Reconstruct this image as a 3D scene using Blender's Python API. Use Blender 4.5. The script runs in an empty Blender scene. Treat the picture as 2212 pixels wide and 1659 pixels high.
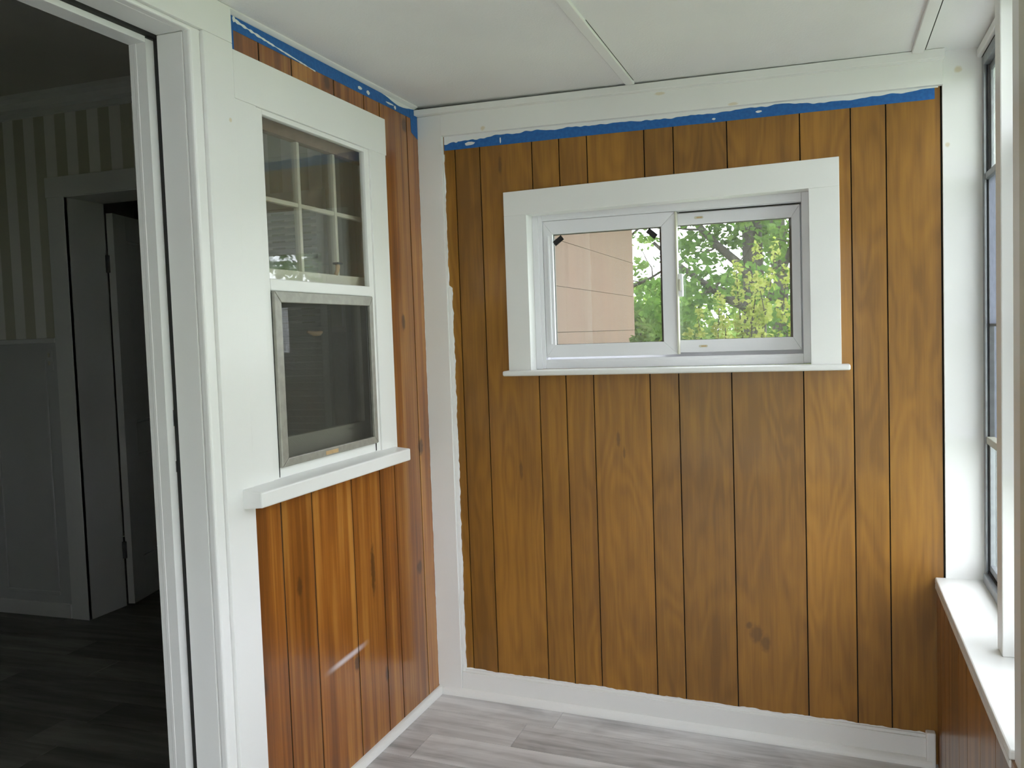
import bpy, bmesh, math, random
from mathutils import Vector, Matrix, noise

SC = bpy.context.scene
COL = SC.collection

# ------------------------------------------------------------------ camera
CAM_F_PX, CAM_POS = 1920.37, (1.42541, -3.07543, 1.36182)
YAW, PITCH, ROLL = 0.341417, -0.0552331, -0.0344568
_fw = Vector((-math.sin(YAW)*math.cos(PITCH), math.cos(YAW)*math.cos(PITCH), math.sin(PITCH)))
_r0 = Vector((math.cos(YAW), math.sin(YAW), 0)); _u0 = _r0.cross(_fw)
_r = _r0*math.cos(ROLL) + _u0*math.sin(ROLL); _u = -_r0*math.sin(ROLL) + _u0*math.cos(ROLL)
cd = bpy.data.cameras.new('camera'); cam = bpy.data.objects.new('camera', cd); COL.objects.link(cam)
cam.matrix_world = Matrix((( _r.x, _u.x, -_fw.x, CAM_POS[0]), (_r.y, _u.y, -_fw.y, CAM_POS[1]),
                           (_r.z, _u.z, -_fw.z, CAM_POS[2]), (0, 0, 0, 1)))
cd.sensor_width = 36.0; cd.lens = CAM_F_PX/2212*36.0; cd.clip_start = 0.02; cd.clip_end = 300
SC.camera = cam

# ------------------------------------------------------------------ sky, exposure
w = bpy.data.worlds.new('overcast_sky'); SC.world = w; w.use_nodes = True
wb = w.node_tree.nodes['Background']
wb.inputs[0].default_value = (0.88, 0.94, 1.0, 1); wb.inputs[1].default_value = 3.0
vs = SC.view_settings
vs.view_transform = 'Standard'; vs.look = 'None'; vs.gamma = 1.0; vs.use_curve_mapping = False
vs.exposure = 1.52
SC.cycles.use_denoising = True
SC.cycles.max_bounces = 14; SC.cycles.diffuse_bounces = 8; SC.cycles.transparent_max_bounces = 16
SC.cycles.sample_clamp_indirect = 10.0

# ------------------------------------------------------------------ materials
def srgb(r, g, b):
    f = lambda c: (c/255/12.92) if c/255 <= .04045 else ((c/255+.055)/1.055)**2.4
    return (f(r), f(g), f(b), 1)

class M:
    """small node-graph builder"""
    def __init__(s, name):
        s.m = bpy.data.materials.new(name); s.m.use_nodes = True
        s.nt = s.m.node_tree; s.nt.nodes.clear()
        s.out = s.n('ShaderNodeOutputMaterial')
    def n(s, t, **k):
        x = s.nt.nodes.new(t)
        for a, b in k.items(): setattr(x, a, b)
        return x
    def l(s, a, b): s.nt.links.new(a, b)
    def val(s, sock, v):
        if hasattr(v, 'is_output') or isinstance(v, bpy.types.NodeSocket): s.l(v, sock)
        else: sock.default_value = v
    def math(s, op, a, b=0.0, c=0.0):
        x = s.n('ShaderNodeMath', operation=op)
        for i, v in enumerate((a, b, c)): s.val(x.inputs[i], v)
        return x.outputs[0]
    def mixc(s, f, a, b, mode='MIX'):
        x = s.n('ShaderNodeMix', data_type='RGBA', blend_type=mode)
        s.val(x.inputs[0], f); s.val(x.inputs[6], a); s.val(x.inputs[7], b)
        return x.outputs[2]
    def coords(s, scale=(1, 1, 1), rand=0.0):
        t = s.n('ShaderNodeTexCoord'); v = t.outputs['Object']
        if rand:
            o = s.n('ShaderNodeObjectInfo')
            a = s.n('ShaderNodeVectorMath', operation='ADD')
            c = s.n('ShaderNodeCombineXYZ')
            r1 = s.math('MULTIPLY', o.outputs['Random'], rand)
            r2 = s.math('MULTIPLY', o.outputs['Random'], rand*2.37)
            for i in range(3): s.l((r1, r1, r2)[i], c.inputs[i])
            s.l(v, a.inputs[0]); s.l(c.outputs[0], a.inputs[1]); v = a.outputs[0]
        m = s.n('ShaderNodeVectorMath', operation='MULTIPLY'); s.l(v, m.inputs[0]); m.inputs[1].default_value = scale
        return m.outputs[0]
    def noise(s, vec, scale=1., detail=2., rough=.5, dist=0.):
        x = s.n('ShaderNodeTexNoise'); s.l(vec, x.inputs['Vector'])
        x.inputs['Scale'].default_value = scale; x.inputs['Detail'].default_value = detail
        x.inputs['Roughness'].default_value = rough; x.inputs['Distortion'].default_value = dist
        return x.outputs['Fac']
    def ramp(s, f, stops):
        x = s.n('ShaderNodeValToRGB'); e = x.color_ramp.elements
        while len(e) < len(stops): e.new(.5)
        for i, (p, c) in enumerate(stops): e[i].position = p; e[i].color = c
        s.l(f, x.inputs[0]); return x.outputs[0]
    def rng(s, f, a, b, c=0., d=1.):
        x = s.n('ShaderNodeMapRange', interpolation_type='SMOOTHSTEP'); s.l(f, x.inputs[0])
        for i, v in enumerate((a, b, c, d)): x.inputs[i+1].default_value = v
        return x.outputs[0]
    def spots(s, items):
        """sum of soft ellipses; items = (centre, inverse radii) in object space, with a little noise on the edge"""
        p = s.coords(); nz = s.noise(p, 60, 3)
        tot = None
        for c, inv in items:
            a = s.n('ShaderNodeVectorMath', operation='SUBTRACT'); s.l(p, a.inputs[0]); a.inputs[1].default_value = c
            b = s.n('ShaderNodeVectorMath', operation='MULTIPLY'); s.l(a.outputs[0], b.inputs[0]); b.inputs[1].default_value = inv
            d = s.n('ShaderNodeVectorMath', operation='LENGTH'); s.l(b.outputs[0], d.inputs[0])
            e = s.math('ADD', d.outputs['Value'], s.math('MULTIPLY', nz, .7))
            f = s.rng(e, 0.75, 1.35, 1., 0.)
            tot = f if tot is None else s.math('MAXIMUM', tot, f)
        return tot
    def bsdf(s, col, rough=.5, spec=.5, metal=0., bump=None, bstr=.2, bdist=.002, coat=0., coat_rough=.1):
        x = s.n('ShaderNodeBsdfPrincipled')
        s.val(x.inputs['Base Color'], col); s.val(x.inputs['Roughness'], rough)
        x.inputs['Specular IOR Level'].default_value = spec; x.inputs['Metallic'].default_value = metal
        x.inputs['Coat Weight'].default_value = coat; x.inputs['Coat Roughness'].default_value = coat_rough
        if bump is not None:
            b = s.n('ShaderNodeBump'); b.inputs['Strength'].default_value = bstr; b.inputs['Distance'].default_value = bdist
            s.l(bump, b.inputs['Height']); s.l(b.outputs[0], x.inputs['Normal'])
        return x.outputs[0]
    def done(s, sh): s.l(sh, s.out.inputs['Surface']); return s.m

def paint(name, c, c2=None, rough=.38, stains=None, bstr=.12, grain=(14, 14, 14)):
    m = M(name); p = m.coords(grain)
    nz = m.noise(p, 1.0, 4, .6)
    big = m.noise(m.coords((1.7, 1.7, 1.7)), 1.0, 2)
    col = m.mixc(m.rng(big, .3, .7), c, c2 or c)
    if stains: col = m.mixc(m.math('MULTIPLY', m.spots(stains), .55), col, srgb(205, 186, 140))
    return m.done(m.bsdf(col, rough, .4, bump=nz, bstr=bstr, bdist=.004))

STAINS = [((0.262, -.02, 2.112), (90, 1, 90)), ((0.905, -.03, 2.158), (45, 1, 150)), ((1.145, -.02, 2.095), (50, 1, 160)),
          ((1.815, .02, 2.125), (75, 1, 75)), ((1.785, .02, 1.90), (110, 1, 110)), ((0.02, -1.166, 1.925), (1, 140, 140))]
WHITE = paint('white_gloss_paint', srgb(232, 232, 229), srgb(228, 228, 226), .36, STAINS)
CEIL = paint('white_ceiling_paint', srgb(233, 233, 231), srgb(226, 226, 225), .55, bstr=.35, grain=(160, 160, 160))
VINYL = paint('white_vinyl', srgb(229, 228, 231), srgb(225, 225, 229), .32, bstr=.02)
ROOMWHITE = paint('room_white_paint', srgb(218, 219, 214), srgb(212, 213, 210), .4)
WAINSCOT = paint('dimmed_wainscot_white', srgb(196, 198, 195), srgb(188, 190, 188), .45)  # room white darkened; dimmer light low on the wall put into colour
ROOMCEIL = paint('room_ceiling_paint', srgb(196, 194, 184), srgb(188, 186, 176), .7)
CREAM = paint('old_cream_enamel', srgb(205, 202, 184), srgb(190, 188, 172), .4)

def flat(name, c, rough=.5, metal=0., spec=.5):
    m = M(name); return m.done(m.bsdf(m.mixc(m.rng(m.noise(m.coords((40, 40, 40)), 1, 3), .35, .65), c, tuple(v*.86 for v in c[:3])+(1,)), rough, spec, metal))
DARK = flat('dark_gap', srgb(26, 24, 20), .9)
BLACKRUB = flat('black_weatherstrip', srgb(22, 22, 20), .7)
STICK = flat('black_tape', srgb(20, 18, 19), .6)
ALU = flat('weathered_aluminium', srgb(150, 153, 156), .42, .65)
ALUDK = flat('dull_grey_track', srgb(112, 114, 116), .5, .4)
GREYFR = flat('grey_screen_frame', srgb(158, 156, 147), .45, .25)
SPACER = flat('dark_glass_spacer', srgb(70, 68, 62), .5)
TAN = flat('bare_tan_wood', srgb(196, 164, 120), .6)
RUST = flat('rusty_metal', srgb(122, 66, 26), .7, .3)
TAPE = None
m = M('blue_masking_tape'); nz = m.noise(m.coords((90, 90, 90)), 1, 3)
TAPE = m.done(m.bsdf(m.mixc(m.rng(nz, .3, .7), srgb(42, 104, 172), srgb(36, 92, 158)), .6, .3, bump=nz, bstr=.15))
WETPAINT = paint('fresh_white_paint', srgb(234, 234, 232), srgb(226, 228, 230), .3, bstr=.4, grain=(50, 50, 50))

def wood(name, dark, mid, light, along, ring=34., streak=.5, knots=None, stains=None, pale_streak=None, rough=.34, coat=.25, ringamt=.6, knotcol=srgb(70, 40, 14)):
    """printed panelling: along = axis index across the board (0 or 1); grain runs up z"""
    m = M(name)
    s1 = [1, 1, 1]; s1[along] = 7.0; s1[2] = 1.3
    a = m.noise(m.coords(tuple(s1), 37.), 1., 2., .45, .15)
    rings = m.math('SINE', m.math('MULTIPLY', a, ring*2))
    rings = m.math('MULTIPLY_ADD', rings, .5, .5)
    s2 = [1, 1, 1]; s2[along] = 30.; s2[2] = .55
    st = m.noise(m.coords(tuple(s2), 11.), 1., 3., .6)
    s3 = [1, 1, 1]; s3[along] = 160.; s3[2] = 7.
    fine = m.noise(m.coords(tuple(s3), 5.), 1., 2., .6)
    blot = m.noise(m.coords((3.2, 3.2, 1.6), 23.), 1., 3., .55)
    f = m.math('ADD', m.math('MULTIPLY', rings, ringamt*.35), m.math('MULTIPLY', m.rng(st, .3, .7), streak*.55))
    f = m.math('ADD', f, m.math('MULTIPLY', m.rng(blot, .3, .7), .22))
    f = m.math('ADD', f, m.math('MULTIPLY', m.math('SUBTRACT', fine, .5), .30))
    col = m.ramp(f, [(.12, dark), (.42, mid), (.80, light)])
    o = m.n('ShaderNodeObjectInfo')
    tone = m.math('MULTIPLY_ADD', o.outputs['Random'], .22, .89)
    hs = m.n('ShaderNodeHueSaturation'); m.l(col, hs.inputs['Color']); m.l(tone, hs.inputs['Value']); col = hs.outputs[0]
    if knots: col = m.mixc(m.math('MULTIPLY', m.spots(knots), .85), col, knotcol)
    if stains: col = m.mixc(m.math('MULTIPLY', m.spots(stains), .5), col, srgb(66, 44, 24))
    if pale_streak: col = m.mixc(m.math('MULTIPLY', pale_streak(m), .75), col, srgb(222, 216, 220))
    return m.done(m.bsdf(col, rough, .5, bump=fine, bstr=.05, coat=coat, coat_rough=.12))

END_STAINS = [((1.163, 0, .343), (60, 1, 60)), ((1.185, 0, .315), (34, 1, 24)), ((1.215, 0, .285), (45, 1, 26)),
              ((.357, 0, .86), (120, 1, 22)), ((.725, 0, .98), (110, 1, 26)), ((.745, 0, .93), (160, 1, 36)), ((.315, 0, 1.98), (120, 1, 22))]
WOOD_END = wood('walnut_print_panelling', srgb(124, 83, 22), srgb(152, 105, 31), srgb(172, 126, 47), 0, ringamt=.36, streak=.32, coat=.12, rough=.4, stains=END_STAINS)
KN = [((0, -.930, .666), (1, 57, 27.28)), ((0, -.627, .335), (1, 45, 27.28)), ((0, -.432, .226), (1, 57, 27.28)), ((0, -.150, .52), (1, 36, 27.28)),
      ((0, -.655, 2.148), (1, 45, 31)), ((0, -.13, 2.13), (1, 36, 27.9)), ((0, -.10, .96), (1, 36, 24.8)), ((0, -.2, 1.42), (1, 54, 24.8)), ((0, -1.12, .45), (1, 48, 24.8)),
      ((0, -.50, .60), (1, 54, 8.68)), ((0, -.835, .95), (1, 72, 24.8))]
def pale_streak(m):  # soft pale streak, nearly level, low on the left panelling
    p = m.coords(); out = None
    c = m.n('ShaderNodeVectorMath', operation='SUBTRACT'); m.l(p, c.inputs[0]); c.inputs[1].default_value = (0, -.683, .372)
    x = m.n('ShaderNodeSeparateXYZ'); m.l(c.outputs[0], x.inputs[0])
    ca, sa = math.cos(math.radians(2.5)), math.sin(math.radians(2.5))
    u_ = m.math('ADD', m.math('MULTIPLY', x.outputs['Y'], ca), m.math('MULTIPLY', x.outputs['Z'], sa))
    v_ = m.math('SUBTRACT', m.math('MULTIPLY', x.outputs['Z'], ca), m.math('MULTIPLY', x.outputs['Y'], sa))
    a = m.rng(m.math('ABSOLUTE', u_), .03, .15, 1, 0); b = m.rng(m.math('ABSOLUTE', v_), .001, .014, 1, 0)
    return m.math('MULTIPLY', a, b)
WOOD_LEFT = wood('knotty_pine_print_panelling', srgb(108, 61, 18), srgb(140, 83, 27), srgb(172, 120, 52), 1, ring=9., ringamt=.35, streak=.95, knots=KN, pale_streak=pale_streak, rough=.3, coat=.45)
WOOD_RIGHT = wood('dark_panelling', srgb(100, 62, 26), srgb(140, 92, 42), srgb(168, 116, 56), 1, ring=12., streak=.6)

m = M('grey_vinyl_plank')
o = m.n('ShaderNodeObjectInfo')
g1 = m.noise(m.coords((2.2, 22, 1), 31.), 1., 4., .6, .3)
g2 = m.noise(m.coords((6, 130, 1), 13.), 1., 3., .6)
g3 = m.noise(m.coords((3.2, 7, 1), 17.), 1., 3., .6, .8)
f = m.math('ADD', m.math('MULTIPLY', m.rng(g1, .25, .75), .5), m.math('MULTIPLY', m.rng(g3, .3, .7), .3))
f = m.math('ADD', f, m.math('MULTIPLY', g2, .3))
f = m.math('ADD', f, m.math('MULTIPLY_ADD', o.outputs['Random'], .40, -.22))
col = m.ramp(f, [(.15, srgb(156, 155, 156)), (.5, srgb(196, 195, 196)), (.9, srgb(226, 226, 227))])
PLANK = m.done(m.bsdf(col, m.rng(g2, .2, .8, .36, .5), .45, bump=g2, bstr=.08))
m = M('shade_darkened_plank')  # same grey planks, the room's dimness put into the colour
g1 = m.noise(m.coords((2.2, 18, 1), 31.), 1., 4., .6, .3)
o = m.n('ShaderNodeObjectInfo')
f = m.math('ADD', m.math('MULTIPLY', m.rng(g1, .25, .75), .6), m.math('MULTIPLY', o.outputs['Random'], .4))
PLANK_SHADED = m.done(m.bsdf(m.ramp(f, [(.15, srgb(88, 86, 80)), (.5, srgb(112, 110, 103)), (.9, srgb(142, 140, 130))]), .45, .35))

m = M('striped_wallpaper'); p = m.n('ShaderNodeTexCoord'); x = m.n('ShaderNodeSeparateXYZ'); m.l(p.outputs['Object'], x.inputs[0])
fr = m.math('FRACT', m.math('ADD', m.math('DIVIDE', m.math('ADD', x.outputs['X'], 2.41), .1355), 20.))
st = m.math('LESS_THAN', fr, .5)
WALLPAPER = m.done(m.bsdf(m.mixc(st, srgb(230, 229, 222), srgb(190, 189, 170)), .6, .3))

m = M('pink_beige_siding'); v1 = m.noise(m.coords((30, 30, .5), 9.), 1., 4., .65); v2 = m.noise(m.coords((1.2, 1.2, 1.2)), 1., 2)
col = m.mixc(m.rng(v1, .3, .7), srgb(98, 76, 65), srgb(110, 88, 76)); col = m.mixc(m.math('MULTIPLY', m.rng(v2, .3, .7), .4), col, srgb(100, 86, 74))
SIDING = m.done(m.bsdf(col, .8, .2, bump=v1, bstr=.25))

def glass(name, dust_veil=.03, tint=(1, 1, 1, 1), dust_veil_col=srgb(215, 222, 215), streak=None, refl=1.0):
    m = M(name)
    tr = m.n('ShaderNodeBsdfTransparent'); tr.inputs[0].default_value = tint
    gl = m.n('ShaderNodeBsdfGlossy'); gl.inputs['Roughness'].default_value = .015; gl.inputs[0].default_value = (refl, refl, refl, 1)
    lw_ = m.n('ShaderNodeLayerWeight'); lw_.inputs['Blend'].default_value = .5
    fr_ = m.math('MULTIPLY_ADD', m.math('POWER', lw_.outputs['Facing'], 5.), .96, .04)   # Schlick reflectance of glass
    a = m.n('ShaderNodeMixShader'); m.l(fr_, a.inputs[0]); m.l(tr.outputs[0], a.inputs[1]); m.l(gl.outputs[0], a.inputs[2])
    tl = m.n('ShaderNodeBsdfTranslucent'); tl.inputs[0].default_value = dust_veil_col
    df = m.n('ShaderNodeBsdfDiffuse'); df.inputs[0].default_value = dust_veil_col
    h = m.n('ShaderNodeMixShader'); h.inputs[0].default_value = .5; m.l(tl.outputs[0], h.inputs[1]); m.l(df.outputs[0], h.inputs[2])
    b = m.n('ShaderNodeMixShader')
    if streak: m.l(m.rng(m.noise(m.coords(streak), 1, 4, .65), .35, .75, dust_veil*.4, dust_veil*1.8), b.inputs[0])
    else: b.inputs[0].default_value = dust_veil
    m.l(a.outputs[0], b.inputs[1]); m.l(h.outputs[0], b.inputs[2])
    return m.done(b.outputs[0])
GLASS = glass('clear_glass', .042)  # veil share stands in for the pale overexposed haze outside
GLASS_OLD = glass('dusty_storm_glass', .07, dust_veil_col=srgb(180, 184, 165))
GLASS_RIGHT = glass('scratched_dirty_glass', .30, dust_veil_col=srgb(225, 230, 224), streak=(10, 9, 5))
def screen(name, c, trans, rough=.6):
    m = M(name)
    tr = m.n('ShaderNodeBsdfTransparent')
    nz = m.noise(m.coords((6, 34, 1.2)), 1, 4, .6)
    col = m.mixc(m.rng(nz, .35, .7), c, tuple(v*1.8 for v in c[:3])+(1,))
    b = m.bsdf(col, rough, .4)
    a = m.n('ShaderNodeMixShader'); a.inputs[0].default_value = 1-trans; m.l(tr.outputs[0], a.inputs[1]); m.l(b, a.inputs[2])
    return m.done(a.outputs[0])
MESH = screen('charcoal_insect_mesh', srgb(52, 50, 46), .40)
MESHTH = flat('charcoal_thread', srgb(74, 72, 66), .6)
MESHGR = flat('grey_blue_thread', srgb(120, 124, 138), .5, .3)
MESHDK = screen('grey_blue_screen', srgb(62, 64, 76), .55, .45)

def leafmat(name, c1, c2, c3):
    m = M(name); at = m.n('ShaderNodeAttribute', attribute_name='tone')
    col = m.ramp(at.outputs['Fac'], [(0., c1), (.5, c2), (1., c3)])
    d = m.n('ShaderNodeBsdfDiffuse'); t = m.n('ShaderNodeBsdfTranslucent'); m.l(col, d.inputs[0]); m.l(col, t.inputs[0])
    a = m.n('ShaderNodeMixShader'); a.inputs[0].default_value = .45; m.l(d.outputs[0], a.inputs[1]); m.l(t.outputs[0], a.inputs[2])
    return m.done(a.outputs[0])
LEAF_A = leafmat('maple_leaves', srgb(60, 84, 40), srgb(84, 112, 54), srgb(112, 136, 72))
LEAF_B = leafmat('yellow_green_leaves', srgb(104, 122, 48), srgb(130, 144, 64), srgb(154, 158, 90))
LEAF_C = leafmat('soft_green_leaves', srgb(64, 86, 44), srgb(88, 112, 58), srgb(116, 134, 78))
LEAF_D = leafmat('pale_green_leaves', srgb(86, 108, 50), srgb(112, 132, 66), srgb(138, 154, 88))
m = M('grey_bark'); nz = m.noise(m.coords((14, 14, 3)), 1, 4, .65)
BARK = m.done(m.bsdf(m.mixc(m.rng(nz, .3, .7), srgb(40, 37, 33), srgb(70, 66, 60)), .9, .2, bump=nz, bstr=.6, bdist=.02))
m = M('lawn_grass'); nz = m.noise(m.coords((3, 3, 3)), 1, 5, .7)
LAWN = m.done(m.bsdf(m.mixc(m.rng(nz, .3, .7), srgb(120, 140, 92), srgb(156, 170, 128)), .9, .1, bump=nz, bstr=.5, bdist=.03))
ROAD = flat('pale_concrete', srgb(176, 178, 176), .9)

# ------------------------------------------------------------------ geometry helpers
def link(o, parent=None):
    COL.objects.link(o)
    if parent is not None:
        o.parent = parent
        o.matrix_parent_inverse = Matrix.Translation(-PLOC.get(parent.name, Vector()))
    return o
PLOC = {}
def tag(o, label=None, cat=None, group=None, kind=None):
    if label: o['label'] = label
    if cat: o['category'] = cat
    if group: o['group'] = group
    if kind: o['kind'] = kind
    return o
def empty(name, loc, label, cat, group=None, kind=None, parent=None):
    o = bpy.data.objects.new(name, None); o.empty_display_size = .1; link(o, parent)
    o.location = loc
    t = Vector(loc)
    PLOC[o.name] = t
    return tag(o, label, cat, group, kind)
def sub(name, parent):
    """an empty part under a thing, sharing the thing's place"""
    o = bpy.data.objects.new(name, None); o.empty_display_size = .05; link(o, parent)
    o.location = PLOC.get(parent.name, Vector()); PLOC[o.name] = Vector(o.location)
    return o
def mesh(name, verts, faces, mat, parent=None, smooth=False, bevel=0., seg=2):
    bm = bmesh.new()
    vs_ = [bm.verts.new(v) for v in verts]
    for f_ in faces:
        try: bm.faces.new([vs_[i] for i in f_])
        except ValueError: pass
    bmesh.ops.recalc_face_normals(bm, faces=bm.faces[:])
    if bevel: bmesh.ops.bevel(bm, geom=bm.edges[:], offset=bevel, segments=seg, affect='EDGES', profile=.5, clamp_overlap=True)
    me = bpy.data.meshes.new(name); bm.to_mesh(me); bm.free()
    me.materials.append(mat)
    if smooth:
        for p_ in me.polygons: p_.use_smooth = True
    return link(bpy.data.objects.new(name, me), parent)
BF = [(0, 3, 2, 1), (4, 5, 6, 7), (0, 1, 5, 4), (1, 2, 6, 5), (2, 3, 7, 6), (3, 0, 4, 7)]
def bv(x0, x1, y0, y1, z0, z1):
    return [(x0, y0, z0), (x1, y0, z0), (x1, y1, z0), (x0, y1, z0), (x0, y0, z1), (x1, y0, z1), (x1, y1, z1), (x0, y1, z1)]
def box(name, x0, x1, y0, y1, z0, z1, mat, parent=None, bevel=0., seg=2):
    return mesh(name, bv(x0, x1, y0, y1, z0, z1), BF, mat, parent, bevel=bevel, seg=seg)
def hexa(name, v8, mat, parent=None, bevel=0., seg=2): return mesh(name, v8, BF, mat, parent, bevel=bevel, seg=seg)
def boxes(name, lst, mat, parent=None):
    V, F = [], []
    for b in lst:
        k = len(V); V += bv(*b) if len(b) == 6 else b
        F += [tuple(i+k for i in f_) for f_ in BF]
    return mesh(name, V, F, mat, parent)
def xboard(name, x0, x1, y0, y1, zl, zh, mat, parent=None, bevel=0.):
    """board along x with sloping bottom/top: zl, zh are functions of x"""
    return hexa(name, [(x0, y0, zl(x0)), (x1, y0, zl(x1)), (x1, y1, zl(x1)), (x0, y1, zl(x0)),
                       (x0, y0, zh(x0)), (x1, y0, zh(x1)), (x1, y1, zh(x1)), (x0, y1, zh(x0))], mat, parent, bevel)
def rect_minus(a0, a1, b0, b1, holes):
    """split rectangle minus holes into rectangles"""
    out = [(a0, a1, b0, b1)]
    for h in holes:
        nxt = []
        for (p0, p1, q0, q1) in out:
            i0, i1, j0, j1 = max(p0, h[0]), min(p1, h[1]), max(q0, h[2]), min(q1, h[3])
            if i0 >= i1 or j0 >= j1: nxt.append((p0, p1, q0, q1)); continue
            if p0 < i0: nxt.append((p0, i0, q0, q1))
            if i1 < p1: nxt.append((i1, p1, q0, q1))
            if q0 < j0: nxt.append((i0, i1, q0, j0))
            if j1 < q1: nxt.append((i0, i1, j1, q1))
        out = nxt
    return out
def strip(name, axis, pts, plane, thick, mat, parent=None):
    """wavy flat film: pts = (along, low, high) on plane, thick outward"""
    V, F = [], []
    for (a, lo, hi) in pts:
        for d in (plane, plane+thick):
            for z in (lo, hi): V.append((a, d, z) if axis == 'x' else (d, a, z))
    n = len(pts)
    for i in range(n-1):
        a, b = i*4, i*4+4
        F += [(a, b, b+1, a+1), (a+2, a+3, b+3, b+2), (a, a+2, b+2, b), (a+1, b+1, b+3, a+3)]
    F += [(0, 1, 3, 2), ((n-1)*4, (n-1)*4+2, (n-1)*4+3, (n-1)*4+1)]
    return mesh(name, V, F, mat, parent)
def vstrip(name, axis, pts, plane, thick, mat, parent=None):
    """film running up z: pts = (z, lo, hi)"""
    V, F = [], []
    for (z, lo, hi) in pts:
        for d in (plane, plane+thick):
            for a in (lo, hi): V.append((a, d, z) if axis == 'x' else (d, a, z))
    n = len(pts)
    for i in range(n-1):
        a, b = i*4, i*4+4
        F += [(a, b, b+1, a+1), (a+2, a+3, b+3, b+2), (a, a+2, b+2, b), (a+1, b+1, b+3, a+3)]
    F += [(0, 1, 3, 2), ((n-1)*4, (n-1)*4+2, (n-1)*4+3, (n-1)*4+1)]
    return mesh(name, V, F, mat, parent)
def nz1(x, s=0.): return noise.noise(Vector((x, s, 0.3)))
def tube(V, F, path, radii, n=8):
    base = len(V); prev = None
    for i, p_ in enumerate(path):
        p_ = Vector(p_)
        d = (Vector(path[min(i+1, len(path)-1)])-Vector(path[max(i-1, 0)])).normalized()
        a = d.orthogonal().normalized() if prev is None else (prev-d*prev.dot(d)).normalized()
        prev = a; b = d.cross(a)
        for k in range(n):
            t = 2*math.pi*k/n; V.append(tuple(p_+(a*math.cos(t)+b*math.sin(t))*radii[i]))
    for i in range(len(path)-1):
        for k in range(n):
            k2 = (k+1) % n; F.append((base+i*n+k, base+i*n+k2, base+(i+1)*n+k2, base+(i+1)*n+k))
    F.append(tuple(base+k for k in range(n))[::-1]); F.append(tuple(base+(len(path)-1)*n+k for k in range(n)))

floor_z = lambda x: -0.0389*max(x, -0.0)          # old porch floor falls towards the windows
ceil_z = lambda x: 2.2131-0.01636*x                # and so does the ceiling
XW, YB = 1.767, -4.6                               # right edge of end panelling, back of the porch

# ------------------------------------------------------------------ floor
fl = mesh('floor', [(-.02, YB, -.012), (2.0, YB, floor_z(2.0)-.012), (2.0, .06, floor_z(2.0)-.012), (-.02, .06, -.012),
                    (-.02, YB, -.12), (2.0, YB, -.2), (2.0, .06, -.2), (-.02, .06, -.12)],
          [(0, 1, 2, 3), (4, 7, 6, 5), (0, 4, 5, 1), (1, 5, 6, 2), (2, 6, 7, 3), (3, 7, 4, 0)], DARK)
tag(fl, 'grey wood-look plank floor of the porch', 'floor', kind='structure')
rng = random.Random(4)
PW, G = .18, .0008
row = 0; y1 = .01
starts = [.50, .406, .12, .80, .33]
while y1 > YB:
    y0 = max(y1-PW, YB) if row else -.17
    s = starts[row] if row < len(starts) else rng.uniform(0, 1.2)
    xs = [0.0]; x = s
    while x < 1.75: xs.append(x); x += 1.22
    xs.append(1.75)
    for i in range(len(xs)-1):
        a, b = xs[i]+G, xs[i+1]-G
        xboard('plank', a, b, y0+G, y1-G, lambda q: floor_z(q)-.0118, lambda q: floor_z(q), PLANK, fl, bevel=.0005)
    y1 = y0; row += 1

# ------------------------------------------------------------------ end wall (with the sliding window)
WX0, WX1, WZ0, WZ1 = .40, 1.39, 1.222, 1.815       # rough opening
we = boxes('wall_end', [(a, b, .006, .15, c, d) for a, b, c, d in rect_minus(-.15, 1.95, -.2, 2.3, [(WX0, WX1, WZ0, WZ1)])], DARK)
tag(we, 'end wall of yellow-brown wood-print panelling with dark grooves', 'wall', kind='structure')
grooves = [.06, .140, .238, .438, .539, .641, .843, .943, 1.121, 1.352, 1.506, 1.610, XW]
for a, b in zip(grooves[:-1], grooves[1:]):
    a2, b2 = a+.002, b-.002
    boxes('panel_board', [(p0, p1, 0., .006, q0, q1) for p0, p1, q0, q1 in rect_minus(a2, b2, -.08, 2.17, [(WX0, WX1, WZ0, WZ1)])], WOOD_END, we)
boxes('exterior_face', [(a, b, .15, .165, c, d) for a, b, c, d in rect_minus(.0, 1.95, -.6, 2.3, [(WX0, WX1, WZ0, WZ1)])], SIDING, we)

# ------------------------------------------------------------------ left wall (storm window and doorway)
DY1, DY0, DZ = -1.295, -2.16, 2.11                 # door opening
LW = (-1.0, -.345, 1.0, 2.0)                       # window opening
wl = boxes('wall_left', [(-.15, -.006, a, b, c, d) for a, b, c, d in rect_minus(YB, .006, -.2, 2.75, [(DY0-.02, DY1+.02, -.2, DZ+.02), LW])], ROOMWHITE)
tag(wl, 'left wall of orange knotty-pine panelling around the storm window', 'wall', kind='structure')
lg = [-1.150, -1.135, -1.002, -.846, -.615, -.426, -.318, -.111, 0.]
for a, b in zip(lg[:-1], lg[1:]):
    if b-a < .02: a2, b2 = a, b-.003
    else: a2, b2 = a+.0032, b-.0032
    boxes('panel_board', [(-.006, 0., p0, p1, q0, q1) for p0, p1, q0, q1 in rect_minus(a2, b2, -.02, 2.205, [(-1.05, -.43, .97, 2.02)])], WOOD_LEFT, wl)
box('groove_backing', -.0040, -.0020, -1.15, 0, -.02, .97, DARK, wl)
box('groove_backing', -.0040, -.0020, -1.15, 0, 2.02, 2.2, DARK, wl)
box('groove_backing', -.0040, -.0020, -.40, 0, .97, 2.02, DARK, wl)
# near end of the left wall behind the camera
for i in range(11):
    a = YB+i*.22
    if a+.22 < DY0-.1: box('panel_board', -.006, 0., a+.002, a+.218, 0, 2.2, WOOD_LEFT, wl)

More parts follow.
